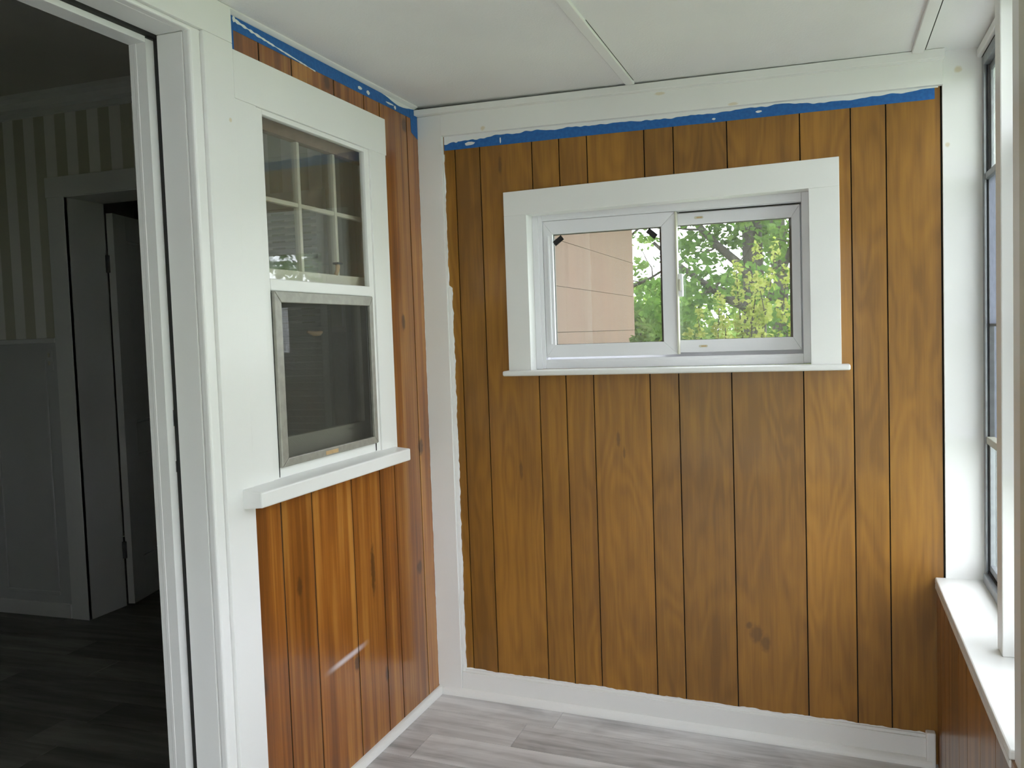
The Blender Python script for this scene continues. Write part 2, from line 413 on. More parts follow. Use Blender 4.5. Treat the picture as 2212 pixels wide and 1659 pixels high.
# ------------------------------------------------------------------ ceiling
ce = mesh('ceiling', [(-.006, YB, ceil_z(0)), (2.10, YB, ceil_z(2.10)), (2.10, .35, ceil_z(2.10)), (-.006, .35, ceil_z(0)),
                      (-.006, YB, 2.34), (2.10, YB, 2.30), (2.10, .35, 2.30), (-.006, .35, 2.34)],
          [(0, 1, 2, 3), (4, 7, 6, 5), (0, 4, 5, 1), (1, 5, 6, 2), (2, 6, 7, 3), (3, 7, 4, 0)], CEIL)
tag(ce, 'white painted board ceiling of the porch', 'ceiling', kind='structure')
def batten(name, x0, x1, label, skew=0., th=.011, y1=-.052):
    o = hexa(name, [(x0+skew, YB, ceil_z(x0)-th), (x1+skew, YB, ceil_z(x1)-th), (x1, y1, ceil_z(x1)-th), (x0, y1, ceil_z(x0)-th),
                (x0+skew, YB, ceil_z(x0)+.002), (x1+skew, YB, ceil_z(x1)+.002), (x1, y1, ceil_z(x1)+.002), (x0, y1, ceil_z(x0)+.002)], WHITE, bevel=.0025)
    return tag(o, label, 'batten', kind='structure')
batten('trim_1', .795, .8265, 'white batten running along the middle of the ceiling', 0., .0095)
box('gap_shadow_line', .7935, .7948, YB, -.06, ceil_z(.79)-.0005, ceil_z(.79)+.001, DARK, ce)
box('gap_shadow_line', .8268, .8280, -.70, -.075, ceil_z(.83)-.0012, ceil_z(.83)+.001, DARK, ce)
batten('trim_2', 1.682, 1.716, 'white batten on the ceiling nearest the right-hand windows')
box('gap_shadow_line', 1.7175, 1.7215, YB, -.05, ceil_z(1.72)-.001, ceil_z(1.72)+.001, DARK, ce)
# little run of moulding where ceiling meets left wall
V, F = [], []
prof = [(0, 2.2125), (.017, 2.2125), (.017, 2.2085), (.013, 2.2065), (.005, 2.2035), (0, 2.2030)]
for y in (-1.30, -.046):
    for (px, pz) in prof: V.append((px, y, pz))
n = len(prof)
F = [(i, (i+1) % n, n+(i+1) % n, n+i) for i in range(n)]+[tuple(range(n))[::-1], tuple(range(n, 2*n))]
tag(mesh('trim_3', V, F, WHITE), 'slim white cove moulding where ceiling meets left wall', 'moulding', kind='structure')

# ------------------------------------------------------------------ crown boards of the end wall
cr = empty('trim_4', (0.9, -.02, 2.09), 'white two-step crown boards along the top of the end wall', 'moulding', kind='structure')
gap = lambda x: max(0., .0115*(1-x/1.05))
xboard('crown_strip', 0.0, 1.775, -.048, -.0105, lambda x: 2.181-.0150*x, lambda x: ceil_z(x)-.0006-gap(x), WHITE, cr, .002)
xboard('gap_shadow_strip', 0.0, 1.05, -.010, -.004, lambda x: 2.19-.0150*x, lambda x: ceil_z(x)-.0004, DARK, cr)  # dark strip standing in for the shade inside the open gap
xboard('crown_board', 0.095, 1.772, -.022, 0., lambda x: 2.103-.0122*x, lambda x: 2.182-.0150*x, WHITE, cr, .0015)

# ------------------------------------------------------------------ corner post
cp = empty('trim_5', (.05, -.01, 0), 'white corner board where left wall meets end wall', 'moulding', kind='structure')
box('corner_board', 0.0005, .0955, -.020, 0., .012, 2.1795, WHITE, cp, .0012)
box('edge_strip', .0955, .108, -.012, 0., .084, 1.545, WHITE, cp, .002)
pts = [(z, .094, .0975+(.012 if z < 1.545 else 0)+.0035*nz1(z*26, 3)+.003*nz1(z*90, 5)) for z in [0.085+i*.0105 for i in range(187)]]
vstrip('paint_edge', 'x', pts, -.0004, -.0006, WETPAINT, cp)
pts = [(z, -.0195-.0025*nz1(z*22, 8)-.003*abs(nz1(z*70, 9))-.001, -.019) for z in [0.03+i*.0105 for i in range(200)]]
vstrip('paint_edge', 'y', pts, .0004, .0006, WETPAINT, cp)

# ------------------------------------------------------------------ baseboard of the end wall
bb = empty('baseboard_end', (.9, -.01, 0), 'white baseboard with quarter-round shoe along the end wall', 'baseboard', kind='structure')
fz = lambda x: -.0389*x
xboard('board', .0965, 1.733, -.016, 0., lambda x: fz(x)-.001, lambda x: fz(x)+.088, WHITE, bb, .0015)
xboard('cap', .0965, 1.733, -.010, 0., lambda x: fz(x)+.087, lambda x: fz(x)+.098, WHITE, bb, .003)
pts = []
for i in range(190):
    x = .10+i*(1.725-.10)/189
    pts.append((x, fz(x)+.095, fz(x)+.1005+.004*nz1(x*14, 1)+.003*nz1(x*60, 2)))
strip('paint_edge', 'x', pts, -.0005, -.0008, WETPAINT, bb)
def quarter(name, p0, p1, inward, r, mat, parent):
    """quarter-round along p0->p1, bulging towards inward"""
    V, F = [], []; N = 7
    for p_ in (p0, p1):
        V.append(p_)
        for k in range(N):
            t = math.pi/2*k/(N-1); V.append((p_[0]+inward[0]*r*math.cos(t), p_[1]+inward[1]*r*math.cos(t), p_[2]+r*1.15*math.sin(t)))
    n = N+1
    F = [(i, (i+1) % n, n+(i+1) % n, n+i) for i in range(n)]+[tuple(range(n))[::-1], tuple(range(n, 2*n))]
    return mesh(name, V, F, mat, parent)
quarter('shoe', (0.02, -.0155, fz(.02)), (1.725, -.0155, fz(1.725)), (0, -1), .022, WHITE, bb)
box('corner_block', 1.708, 1.736, -.030, 0., fz(1.72)-.002, fz(1.72)+.112, WHITE, bb, .004)
bl = empty('baseboard_left', (.01, -.6, 0), 'slim white quarter-round shoe along the left wall', 'baseboard', kind='structure')
quarter('shoe', (0.0, -.018, 0.), (0.0, -1.143, 0.), (1, 0), .021, WHITE, bl)

def weave(name, x, y0, y1, z0, z1, sp, d, mat, parent):
    """insect screen woven from real square threads in the plane x"""
    V, F = [], []
    def th_(b):
        k = len(V); V.extend(bv(*b)); F.extend([tuple(i+k for i in f_) for f_ in BF[2:]] + [tuple(i+k for i in BF[0]), tuple(i+k for i in BF[1])])
    n = int((y1-y0)/sp)
    for i in range(n): th_((x-d*.5, x+d*.5, y0+i*sp, y0+i*sp+d, z0, z1))
    n = int((z1-z0)/sp)
    for i in range(n): th_((x-d*.5+.0001, x+d*.5+.0001, y0, y1, z0+i*sp, z0+i*sp+d))
    me = bpy.data.meshes.new(name); me.from_pydata(V, [], F); me.materials.append(mat)
    o = link(bpy.data.objects.new(name, me), parent); o['kind'] = 'stuff'
    return o

# ------------------------------------------------------------------ window 1: white vinyl slider in the end wall
w1 = empty('window_1', (.9, 0, 1.23), 'white sliding window with wide casing in the end wall', 'window', kind='structure')
tl = lambda x: 1.791+(x-.415)*.0093; th = lambda x: 1.876+(x-.33)*.0149
xboard('casing_board', .330, 1.470, -.020, 0., tl, th, WHITE, w1, .0012)
xboard('casing_board', .330, .4155, -.020, 0., lambda x: 1.231, tl, WHITE, w1, .0012)
xboard('casing_board', 1.3765, 1.470, -.020, 0., lambda x: 1.231, tl, WHITE, w1, .0012)
box('stool', .318, 1.496, -.060, .048, 1.2125, 1.2315, WHITE, w1, .006, 3)
xboard('jamb_board', .402, .4155, -.001, .048, lambda x: 1.231, tl, WHITE, w1)
xboard('jamb_board', 1.3765, 1.389, -.001, .048, lambda x: 1.231, tl, WHITE, w1)
xboard('jamb_board', .4155, 1.3765, -.001, .048, tl, lambda x: tl(x)+.012, WHITE, w1)
strip('paint_edge', 'x', [(x, th(x)-.002, th(x)+.0012+.0012*nz1(x*40, 4)) for x in [.331+i*.0075 for i in range(152)]], -.0004, -.0006, RUST, w1)
fr = sub('frame', w1)
box('frame_side', .4158, .4525, .048, .130, 1.2320, 1.800, VINYL, fr, .0015)
box('frame_side', 1.352, 1.3762, .048, .130, 1.2320, 1.800, VINYL, fr, .0015)
box('frame_head', .4525, 1.352, .048, .130, 1.777, 1.800, VINYL, fr, .0012)
box('frame_sill', .4525, 1.352, .048, .130, 1.2320, 1.256, VINYL, fr, .0012)
for y in (.0485, .079, .110):
    box('track', .4525, 1.352, y, y+.004, 1.255, 1.2655, VINYL, fr)
    box('track', .4525, 1.352, y, y+.004, 1.7705, 1.778, VINYL, fr)
box('frame_inner_lip', .4158, .4375, .0445, .0485, 1.2325, 1.7985, VINYL, fr, .001)
box('frame_back', .4525, 1.352, .1085, .130, 1.757, 1.777, VINYL, fr); box('frame_back', .4525, 1.352, .1085, .130, 1.256, 1.285, VINYL, fr)
box('frame_back', 1.334, 1.352, .1085, .130, 1.285, 1.757, VINYL, fr); box('frame_back', .4525, .470, .1085, .130, 1.285, 1.757, VINYL, fr)
box('head_gap', .945, 1.35, .083, .085, 1.768, 1.7775, DARK, fr)
def sash(parent, x0, x1, z0, z1, gx0, gx1, gz0, gz1, y0, y1):
    s = sub('sash', parent); g = .00035
    def q(name, a, b, c, d):
        hexa(name, [(p_[0], y0, p_[1]) for p_ in (a, b)]+[(p_[0], y1, p_[1]) for p_ in (b, a)]+[(p_[0], y0, p_[1]) for p_ in (d, c)]+[(p_[0], y1, p_[1]) for p_ in (c, d)], VINYL, s, .0006, 1)
    q('rail', (x0+g, z0), (x1-g, z0), (gx1-g, gz0), (gx0+g, gz0))
    q('rail', (gx0+g, gz1), (gx1-g, gz1), (x1-g, z1), (x0+g, z1))
    q('stile', (x0, z0+g), (gx0, gz0+g), (gx0, gz1-g), (x0, z1-g))
    q('stile', (gx1, gz0+g), (x1, z0+g), (x1, z1-g), (gx1, gz1-g))
    ym = y0+.011
    box('pane', gx0-.002, gx1+.002, ym, ym+.003, gz0-.002, gz1+.002, GLASS, s)
    for nm, b in (('spacer', (gx1-.0085, gx1-.0005, gz0, gz1)), ('spacer', (gx0+.0002, gx0+.0030, gz0, gz1)), ('spacer', (gx0, gx1, gz1-.0030, gz1-.0002)), ('spacer', (gx0, gx1, gz0+.0002, gz0+.0015))):
        box(nm, b[0], b[1], ym+.0035, ym+.0125, b[2], b[3], SPACER, s)
    return s
sL = sash(w1, .4535, .935, 1.2735, 1.7695, .4885, .8855, 1.3195, 1.7215, .053, .077)
box('finger_pull', .4705, .4785, .0445, .0535, 1.322, 1.716, VINYL, sL, .002)
box('interlock', .9335, .9395, .047, .080, 1.2740, 1.7690, CREAM, sL, .0015)
sR = sash(w1, .893, 1.346, 1.2785, 1.7655, .9285, 1.3185, 1.3215, 1.7250, .086, .108)
def oval(name, cx_, cz_, hw, hh, y0, y1, mat, parent, n=16, cut=None):
    V = []; F = []
    for y in (y0, y1):
        for k in range(n):
            t = 2*math.pi*k/n; c, s_ = math.cos(t), math.sin(t)
            V.append((cx_+(hw-hh)*(1 if c > 0 else -1)+hh*c, y, cz_+hh*s_))
    F = [tuple(range(n)), tuple(range(n, 2*n))[::-1]]+[(k, (k+1) % n, n+(k+1) % n, n+k) for k in range(n)]
    return mesh(name, V, F, mat, parent)
for zc in (1.7465, 1.2995):
    oval('vent_latch', 1.012 if zc > 1.5 else 1.018, zc, .0155, .0045, .0835, .0865, CREAM, sR)
    oval('latch_slot', 1.014 if zc > 1.5 else 1.020, zc, .0095, .0022, .0828, .0838, TAN, sR)
lk = box('lock_base', .9385, .9545, .060, .082, 1.475, 1.555, VINYL, sL, .003)
hexa('lock_lever', bv(.940, .949, .052, .062, 1.495, 1.535), CREAM, sL, .002)
# black tape bits stuck on the left pane
def sticker(cx_, cz_, ang, label):
    hw, hh = .0195, .0098; c, s_ = math.cos(ang), math.sin(ang)
    rot = lambda a, b: (cx_+a*c-b*s_, cz_+a*s_+b*c)
    P = [rot(-hw, -hh), rot(hw, -hh), rot(hw, hh), rot(-hw, hh)]
    V = [(p_[0], .0620, p_[1]) for p_ in P]+[(p_[0], .0638, p_[1]) for p_ in P]
    o = mesh('glass_sticker', V, BF, STICK, None, bevel=.0004, seg=1)
    return tag(o, label, 'sticker', 'black tape bits on the sliding window')
sticker(.5085, 1.6985, math.radians(36), 'small black tape bit at upper left corner of sliding window pane')
sticker(.8510, 1.7005, math.radians(-41), 'small black tape bit beside the meeting rail of sliding window')

# ------------------------------------------------------------------ window 2: storm window in the left wall
w2 = empty('window_2', (0, -.73, .97), 'white double-hung window with lower insect screen in the left wall', 'window', kind='structure')
box('casing_board', 0, .020, -1.1425, -.318, 1.986, 2.108, WHITE, w2, .0012)
box('casing_board', 0, .020, -.436, -.325, .986, 1.9858, WHITE, w2, .0012)
box('casing_board', 0, .0185, -1.1425, -1.0535, .986, 1.9858, WHITE, w2, .0008)
box('stop_bead', -.004, .0145, -1.053, -1.021, .986, 1.9855, WHITE, w2, .0015)
box('stop_bead', -.004, .0145, -.4665, -.4365, .986, 1.9855, WHITE, w2, .0015)
box('stop_bead', -.004, .0145, -1.021, -.4665, 1.972, 1.9855, WHITE, w2, .0015)
hexa('sill', [(.0, -1.194, .940), (.078, -1.194, .946), (.078, -.343, .946), (.0, -.343, .940), (.0, -1.194, .994), (.078, -1.194, .986), (.078, -.343, .986), (.0, -.343, .994)], WHITE, w2, .004)
box('meeting_bar', -.004, .0165, -1.021, -.4665, 1.503, 1.536, WHITE, w2, .003)
box('lower_rail', -.004, .0125, -1.021, -.4665, .990, 1.028, WHITE, w2, .002)
box('upper_pane', .004, .007, -1.022, -.466, 1.534, 1.973, GLASS_OLD, w2)
sc_ = sub('screen_panel', w2)
def miter(parent, y0, y1, z0, z1, t, tb, x0, x1, mat):
    gy0, gy1, gz0, gz1 = y0+t, y1-t*.75, z0+tb, z1-t
    def q(nm, a, b, c, d):
        hexa(nm, [(x0,)+a, (x0,)+b, (x1,)+b, (x1,)+a, (x0,)+d, (x0,)+c, (x1,)+c, (x1,)+d], mat, parent, .002, 2)
    g = .0006
    q('rail', (y0+g, z0), (y1-g, z0), (gy1-g, gz0), (gy0+g, gz0))
    q('rail', (gy0+g, gz1), (gy1-g, gz1), (y1-g, z1), (y0+g, z1))
    q('stile', (y0, z0+g), (gy0, gz0+g), (gy0, gz1-g), (y0, z1-g))
    q('stile', (gy1, gz0+g), (y1, z0+g), (y1, z1-g), (gy1, gz1-g))
miter(sc_, -1.0195, -.4685, 1.0215, 1.5025, .031, .023, .0125, .0255, GREYFR)
weave('mesh', .017, -.993, -.485, 1.040, 1.476, .0016, .00030, MESHTH, sc_)
box('paper_tag', .0256, .0264, -.798, -.728, 1.026, 1.037, TAN, sc_)
strip('paint_edge', 'y', [(y, .9345+.006*abs(nz1(y*30, 2)), .945) for y in [-1.19+i*.0095 for i in range(89)]], 0., .001, WETPAINT, w2)
for y0 in (-1.0215, -.4680):
    vstrip('dark_crack', 'y', [(z, y0-.0003-.0010*abs(nz1(z*31, y0)), y0+.0022+.0014*nz1(z*44, y0)) for z in [.995+i*.0105 for i in range(49)]], .0135, .0016, BLACKRUB, w2)
inn = sub('inner_sash', w2)
box('jamb_board', -.148, -.006, -.345, -.330, .99, 2.01, CREAM, inn)
box('jamb_board', -.148, -.006, -1.015, -1.0, .99, 2.01, CREAM, inn)
box('head_board', -.148, -.006, -1.0, -.345, 1.99, 2.01, RUST, inn)
box('inner_sill', -.148, -.006, -1.0, -.345, .985, 1.022, CREAM, inn)
box('worn_rail', -.062, -.036, -.9995, -.3455, 1.952, 1.989, flat('peeling_brown_paint', srgb(132, 108, 92), .7), inn)
box('stile', -.062, -.036, -.9995, -.972, 1.545, 1.952, CREAM, inn)
box('stile', -.062, -.036, -.372, -.3455, 1.545, 1.952, CREAM, inn)
for y in (-.770, -.566): box('muntin', -.060, -.040, y-.007, y+.007, 1.57, 1.952, CREAM, inn, .002)
for y0, y1 in ((-.972, -.777), (-.763, -.573), (-.559, -.372)): box('muntin', -.058, -.042, y0, y1, 1.759, 1.772, CREAM, inn, .002)
for y0, y1 in ((-.972, -.777), (-.763, -.573), (-.559, -.372)):
    for z0, z1 in ((1.57, 1.759), (1.772, 1.952)): box('pane', -.051, -.0495, y0, y1, z0, z1, GLASS_OLD, inn)
box('meeting_rail', -.062, -.030, -.9995, -.3455, 1.535, 1.570, CREAM, inn, .002)
box('stile', -.092, -.066, -.9995, -.955, 1.022, 1.57, CREAM, inn)
box('stile', -.092, -.066, -.39, -.3455, 1.022, 1.57, CREAM, inn)
box('rail', -.092, -.066, -.955, -.39, 1.022, 1.085, CREAM, inn)
box('rail', -.092, -.066, -.955, -.39, 1.535, 1.57, CREAM, inn)
box('pane', -.080, -.0785, -.955, -.39, 1.085, 1.535, GLASS_OLD, inn)
V, F = [], []
tube(V, F, [(-.030, -.602, 1.570), (-.026, -.598, 1.583), (-.026, -.594, 1.594), (-.030, -.588, 1.603)], [.0065, .0060, .0075, .0070], 8)
mesh('sash_lock', V, F, TAN, inn, True)
box('lock_cap', -.040, -.018, -.602, -.576, 1.603, 1.609, BLACKRUB, inn, .001)
V, F = [], []
tube(V, F, [(-.058, -.735, 1.392), (-.052, -.71, 1.386), (-.052, -.68, 1.387), (-.058, -.655, 1.391)], [.004, .0075, .008, .004], 8)
mesh('sash_pull', V, F, TAN, inn, True)

# ------------------------------------------------------------------ blue tape
t1 = empty('masking_tape', (.9, 0, 2.07), 'long blue masking tape strip under the crown of the end wall, smeared white', 'tape')
lo = lambda x: 2.0515-.0045*(x-.1); hi = lambda x: 2.104-.0122*x
strip('tape_strip', 'x', [(x, lo(x)+.0008*nz1(x*9, 1), hi(x)+.004) for x in [.099+i*.0209 for i in range(80)]], -.0002, -.0010, TAPE, t1)
pts = []
for i in range(420):
    x = .099+i*(1.760-.099)/419
    f_ = .34+.30*nz1(x*3.1, 7)+.16*nz1(x*9, 3)+.10*nz1(x*42, 5)
    if x < .17: f_ = max(f_, .42+.2*nz1(x*60, 1))
    if x > 1.70: f_ *= (1.762-x)/.062
    f_ = min(max(f_, .12), .86)
    h = hi(x); pts.append((x, h-(h-lo(x))*f_, h+.004))
strip('paint_smear', 'x', pts, -.0012, -.0008, WETPAINT, t1)
strip('paint_drip', 'x', [(.318, 2.062, 2.075), (.3205, 2.055, 2.078), (.323, 2.062, 2.075)], -.0012, -.0009, WETPAINT, t1)
def blob(name, axis, a, z, ra, rz, plane, th_, parent, seed, n=18):
    V = []; F = []
    for d in (plane, plane+th_):
        for k in range(n):
            t = 2*math.pi*k/n; r = 1+.35*nz1(k*1.7, seed)
            p_, q_ = a+ra*r*math.cos(t), z+rz*r*math.sin(t)
            V.append((p_, d, q_) if axis == 'x' else (d, p_, q_))
    F = [tuple(range(n)), tuple(range(n, 2*n))[::-1]]+[(k, (k+1) % n, n+(k+1) % n, n+k) for k in range(n)]
    return mesh(name, V, F, WETPAINT, parent)
for a, z, ra, rz, sd in ((.20, 2.068, .020, .006, 1), (1.08, 2.058, .006, .003, 2), (1.225, 2.066, .010, .0035, 3)):
    blob('paint_dab', 'x', a, z, ra, rz, -.0012, -.0007, t1, sd)
t2 = empty('masking_tape', (0, -.6, 2.18), 'long blue masking tape strip under the ceiling above the left window', 'tape')
strip('tape_strip', 'y', [(y, 2.1665-.0015*(y+.6)+.0006*nz1(y*8, 4), 2.2045) for y in [-1.112+i*.0271 for i in range(41)]], .0002, .0008, TAPE, t2)
pts = []
for i in range(90):
    y = -1.10+i*.38/89
    c = 2.195-.030*(i/89)**.8; f_ = .0035*(1+1.2*nz1(y*60, 3))*(1-.5*i/89)
    pts.append((y, c-max(f_, .0006), c+max(f_, .0006)*.8))
strip('paint_smear', 'y', pts, .0010, .0006, WETPAINT, t2)
for a, z, ra, rz, sd in ((-1.105, 2.196, .006, .008, 5), (-.45, 2.183, .014, .005, 1), (-.395, 2.181, .011, .0065, 2), (-.24, 2.181, .03, .003, 3), (-.20, 2.176, .008, .006, 9)):
    blob('paint_dab', 'y', a, z, ra, rz, .0010, .0006, t2, sd)
strip('paint_smear', 'y', [(y, 2.203-.014*math.sin((y+.30)/.27*math.pi)**2-.0015*abs(nz1(y*80, 2)), 2.2045) for y in [-.30+i*.009 for i in range(30)]], .0010, .0006, WETPAINT, t2)
t3 = box('masking_tape', .0004, .0012, -1.1425, -1.110, 2.106, 2.2045, TAPE); tag(t3, 'short upright blue masking tape piece beside the door casing', 'tape')
t4 = mesh('masking_tape', [(.0010, -.075, 2.115), (.0010, -.022, 2.098), (.0018, -.022, 2.098), (.0018, -.075, 2.115), (.0010, -.080, 2.196), (.0010, -.022, 2.196), (.0018, -.022, 2.196), (.0018, -.080, 2.196)], BF, TAPE)
tag(t4, 'short blue masking tape tab hanging in the upper corner by the corner board', 'tape')

# ------------------------------------------------------------------ door 1: cased opening into the room
d1 = empty('door_1', (-.05, -1.7, 0), 'white cased doorway without a door leading into the dim room', 'doorway', kind='structure')
box('casing_board', 0, .0205, -1.2555, -1.1432, 0., 2.1205, WHITE, d1, .0012)
hexa('head_casing', [(0, DY0-.16, 2.121), (.0205, DY0-.16, 2.121), (.0205, -1.1432, 2.121), (0, -1.1432, 2.121), (0, DY0-.16, 2.2105), (.0205, DY0-.16, 2.2105), (.0205, -1.1432, 2.2105), (0, -1.1432, 2.2105)], WHITE, d1, .0012)
box('casing_board', 0, .0205, DY0-.152, DY0-.04, 0., 2.1205, WHITE, d1, .0012)
box('corner_bead', -.012, .0125, -1.295, -1.2556, 0., 2.1208, WHITE, d1, .007, 3)
box('head_bead', -.012, .0125, DY0-.04, -1.2556, 2.110, 2.1208, WHITE, d1, .004, 2)
box('jamb_board', -.084, -.011, -1.295, -1.2756, 0., 2.110, WHITE, d1, .0012)
box('head_jamb', -.084, -.011, DY0, -1.295, 2.110, 2.129, WHITE, d1, .0012)
box('jamb_board', -.084, -.011, DY0-.02, DY0, 0., 2.129, WHITE, d1, .0012)
box('weatherstrip', -.0995, -.0842, -1.289, -1.2756, 0., 2.104, BLACKRUB, d1)
box('weatherstrip', -.0995, -.0842, DY0, -1.289, 2.104, 2.129, BLACKRUB, d1)
# inner jamb with two mortises cut where the old latch plates sat
JX0, JX1, JY0, JY1 = -.150, -.100, -1.3155, -1.2756
boxes('stop_jamb', [(JX0, -.118, JY0, JY1, 0., 2.100), (-.118, JX1, JY0, JY0+.024, 0., 2.100), (-.118, JX1, JY0+.024, JY1, 0, 1.050), (-.118, JX1, JY0+.024, JY1, 1.078, 1.165), (-.118, JX1, JY0+.024, JY1, 1.205, 2.100)], WHITE, d1)
box('stop_ridge', -.137, -.128, JY0-.0012, JY0+.001, 0., 2.095, WHITE, d1, .0015)
box('latch_plate', -.1195, -.117, JY0+.024, JY1, 1.052, 1.076, RUST, d1)
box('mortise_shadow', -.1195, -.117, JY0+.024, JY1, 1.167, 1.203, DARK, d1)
box('stop_head', JX0, JX1, DY0, JY0, 2.090, 2.129, WHITE, d1, .001)
box('stop_jamb', JX0, JX1, DY0, DY0+.02, 0, 2.090, WHITE, d1, .001)

# ------------------------------------------------------------------ the dim room behind the doorway
RX0, RY0, RY1, RH = -3.4, -2.7, .37, 2.62
rf = box('floor', RX0, -.02, RY0, RY1+1.9, -.10, -.012, DARK); tag(rf, 'grey plank floor of the dim room, its shade put into the colour', 'floor', kind='structure')
rng = random.Random(9); y1 = RY1+1.9; k = 0
while y1 > RY0:
    y0 = max(y1-PW, RY0); x = RX0-rng.uniform(0, 1.2)
    while x < -.021:
        a, b = max(x, RX0)+G, min(x+1.22, -.02)-G
        if b-a > .01: box('plank', a, b, y0+G, y1-G, -.0118, 0., PLANK_SHADED, rf)
        x += 1.22
    y1 = y0
tag(box('ceiling', RX0-.1, -.15, RY0-.1, RY1+2.1, RH, RH+.1, ROOMCEIL), 'shadowed ceiling of the dim room', 'ceiling', kind='structure')
DX0, DX1 = -2.09, -1.30
wr = boxes('wall_room_far', [(a, b, RY1, RY1+.12, c, d) for a, b, c, d in rect_minus(RX0, -.15, -.01, RH, [(DX0-.02, DX1+.02, -.02, 2.13)])], WALLPAPER)
tag(wr, 'far wall of the dim room with vertically striped wallpaper', 'wall', kind='structure')
for x0, x1 in ((RX0, -2.20), (-1.19, -.15)):
    box('wainscot', x0, x1, RY1-.012, RY1, 0, 1.405, WAINSCOT, wr)
    box('chair_rail', x0, x1, RY1-.024, RY1, 1.400, 1.425, ROOMWHITE, wr, .004)
box('panel_moulding', -2.638, -2.618, RY1-.019, RY1-.011, .135, 1.32, WAINSCOT, wr, .004)
box('panel_moulding', -2.618, -2.275, RY1-.019, RY1-.011, .115, .135, WAINSCOT, wr, .004)
box('panel_moulding', -2.295, -2.275, RY1-.019, RY1-.011, .135, 1.32, WAINSCOT, wr, .004)
box('baseboard', RX0, -2.205, RY1-.022, RY1-.010, 0, .075, ROOMWHITE, wr, .004)
V, F = [], []
prof = [(0, 2.62), (-.075, 2.62), (-.07, 2.600), (-.045, 2.585), (-.03, 2.560), (-.012, 2.548), (-.010, 2.525), (0, 2.520)]
for x in (RX0, -.15):
    for (py, pz) in prof: V.append((x, RY1+py, pz))
n = len(prof); F = [(i, (i+1) % n, n+(i+1) % n, n+i) for i in range(n)]+[tuple(range(n))[::-1], tuple(range(n, 2*n))]
tag(mesh('trim_6', V, F, ROOMWHITE), 'white crown moulding above the striped wallpaper', 'moulding', kind='structure')
tag(box('wall_room_left', RX0-.1, RX0, RY0, RY1+2., 0, RH, ROOMWHITE), 'side wall of the dim room', 'wall', kind='structure')
tag(box('wall_room_near', RX0, -.15, RY0-.1, RY0, 0, RH, ROOMWHITE), 'near wall of the dim room', 'wall', kind='structure')
tag(boxes('wall_room_beyond', [(RX0, -.18, RY1+1.9, RY1+2.0, 0, RH), (-.30, -.18, RY1+.12, RY1+1.9, 0, RH)], ROOMCEIL), 'dark walls of the space beyond the far doorway', 'wall', kind='structure')
tag(box('wall_corner_return', -.15, -.065, .006, RY1+.12, -.2, 2.75, ROOMWHITE), 'wall return between the dim room and the porch end wall', 'wall', kind='structure')
d2 = empty('door_2', (-1.7, RY1, 0), 'white cased doorway in the striped wall with its panelled door standing open', 'doorway', kind='structure')
box('casing_board', -2.20, DX0, RY1-.020, RY1, 0, 2.115, ROOMWHITE, d2, .002)
box('casing_board', DX1, -1.19, RY1-.020, RY1, 0, 2.115, ROOMWHITE, d2, .002)
box('head_casing', -2.205, -1.185, RY1-.022, RY1, 2.115, 2.213, ROOMWHITE, d2, .002)
box('jamb_board', DX0-.02, DX0, RY1-.018, RY1+.235, 0, 2.11, ROOMWHITE, d2)
box('jamb_board', DX1, DX1+.02, RY1-.018, RY1+.235, 0, 2.11, ROOMWHITE, d2)
box('head_jamb', DX0-.02, DX1+.02, RY1-.018, RY1+.235, 2.11, 2.13, ROOMWHITE, d2)
# open door leaf: built flat, then swung on its hinge
leaf = sub('door_leaf', d2)
HX, HY, ANG = DX0+.012, RY1+.235, math.radians(104)
ca, sa = math.cos(ANG), math.sin(ANG)
def dl(name, u0, u1, v0, v1, z0, z1, bevel=.0):
    P = [(HX+u*ca-v*(-sa)*-1, HY+u*sa-v*ca) for u, v in ((u0, v0), (u1, v0), (u1, v1), (u0, v1))]
    V = [(p_[0], p_[1], z0) for p_ in P]+[(p_[0], p_[1], z1) for p_ in P]
    return mesh(name, V, BF, ROOMWHITE, leaf, bevel=bevel)
DWd, T = .76, .036
def dlx(name, u0, u1, v0, v1, z0, z1, bevel=0.):
    # u along the leaf, v through it towards +x side
    nx, ny = sa, -ca
    P = [(HX+u*ca+v*nx, HY+u*sa+v*ny) for u, v in ((u0, v0), (u1, v0), (u1, v1), (u0, v1))]
    return mesh(name, [(p_[0], p_[1], z0) for p_ in P]+[(p_[0], p_[1], z1) for p_ in P], BF, ROOMWHITE, leaf, bevel=bevel)
for u0, u1 in ((0, .115), (.33, .43), (DWd-.115, DWd)): dlx('stile', u0, u1, 0, T, .012, 2.06, .001)
for u0, u1 in ((.115, .33), (.43, DWd-.115)):
    for z0, z1 in ((.012, .24), (.80, .96), (1.93, 2.06)): dlx('rail', u0, u1, 0, T, z0, z1, .001)
    for z0, z1 in ((.24, .80), (.96, 1.93)):
        dlx('panel', u0, u1, .010, T-.012, z0, z1)
        for a0, a1, b0, b1 in ((u0, u0+.016, z0, z1), (u1-.016, u1, z0, z1), (u0+.016, u1-.016, z0, z0+.016), (u0+.016, u1-.016, z1-.016, z1)):
            dlx('panel_moulding', a0, a1, T-.013, T-.003, b0, b1, .004)
for z in (1.80, .30):
    box('hinge', HX-.010, HX+.008, HY-.012, HY+.004, z-.045, z+.045, ALUDK, d2, .002)
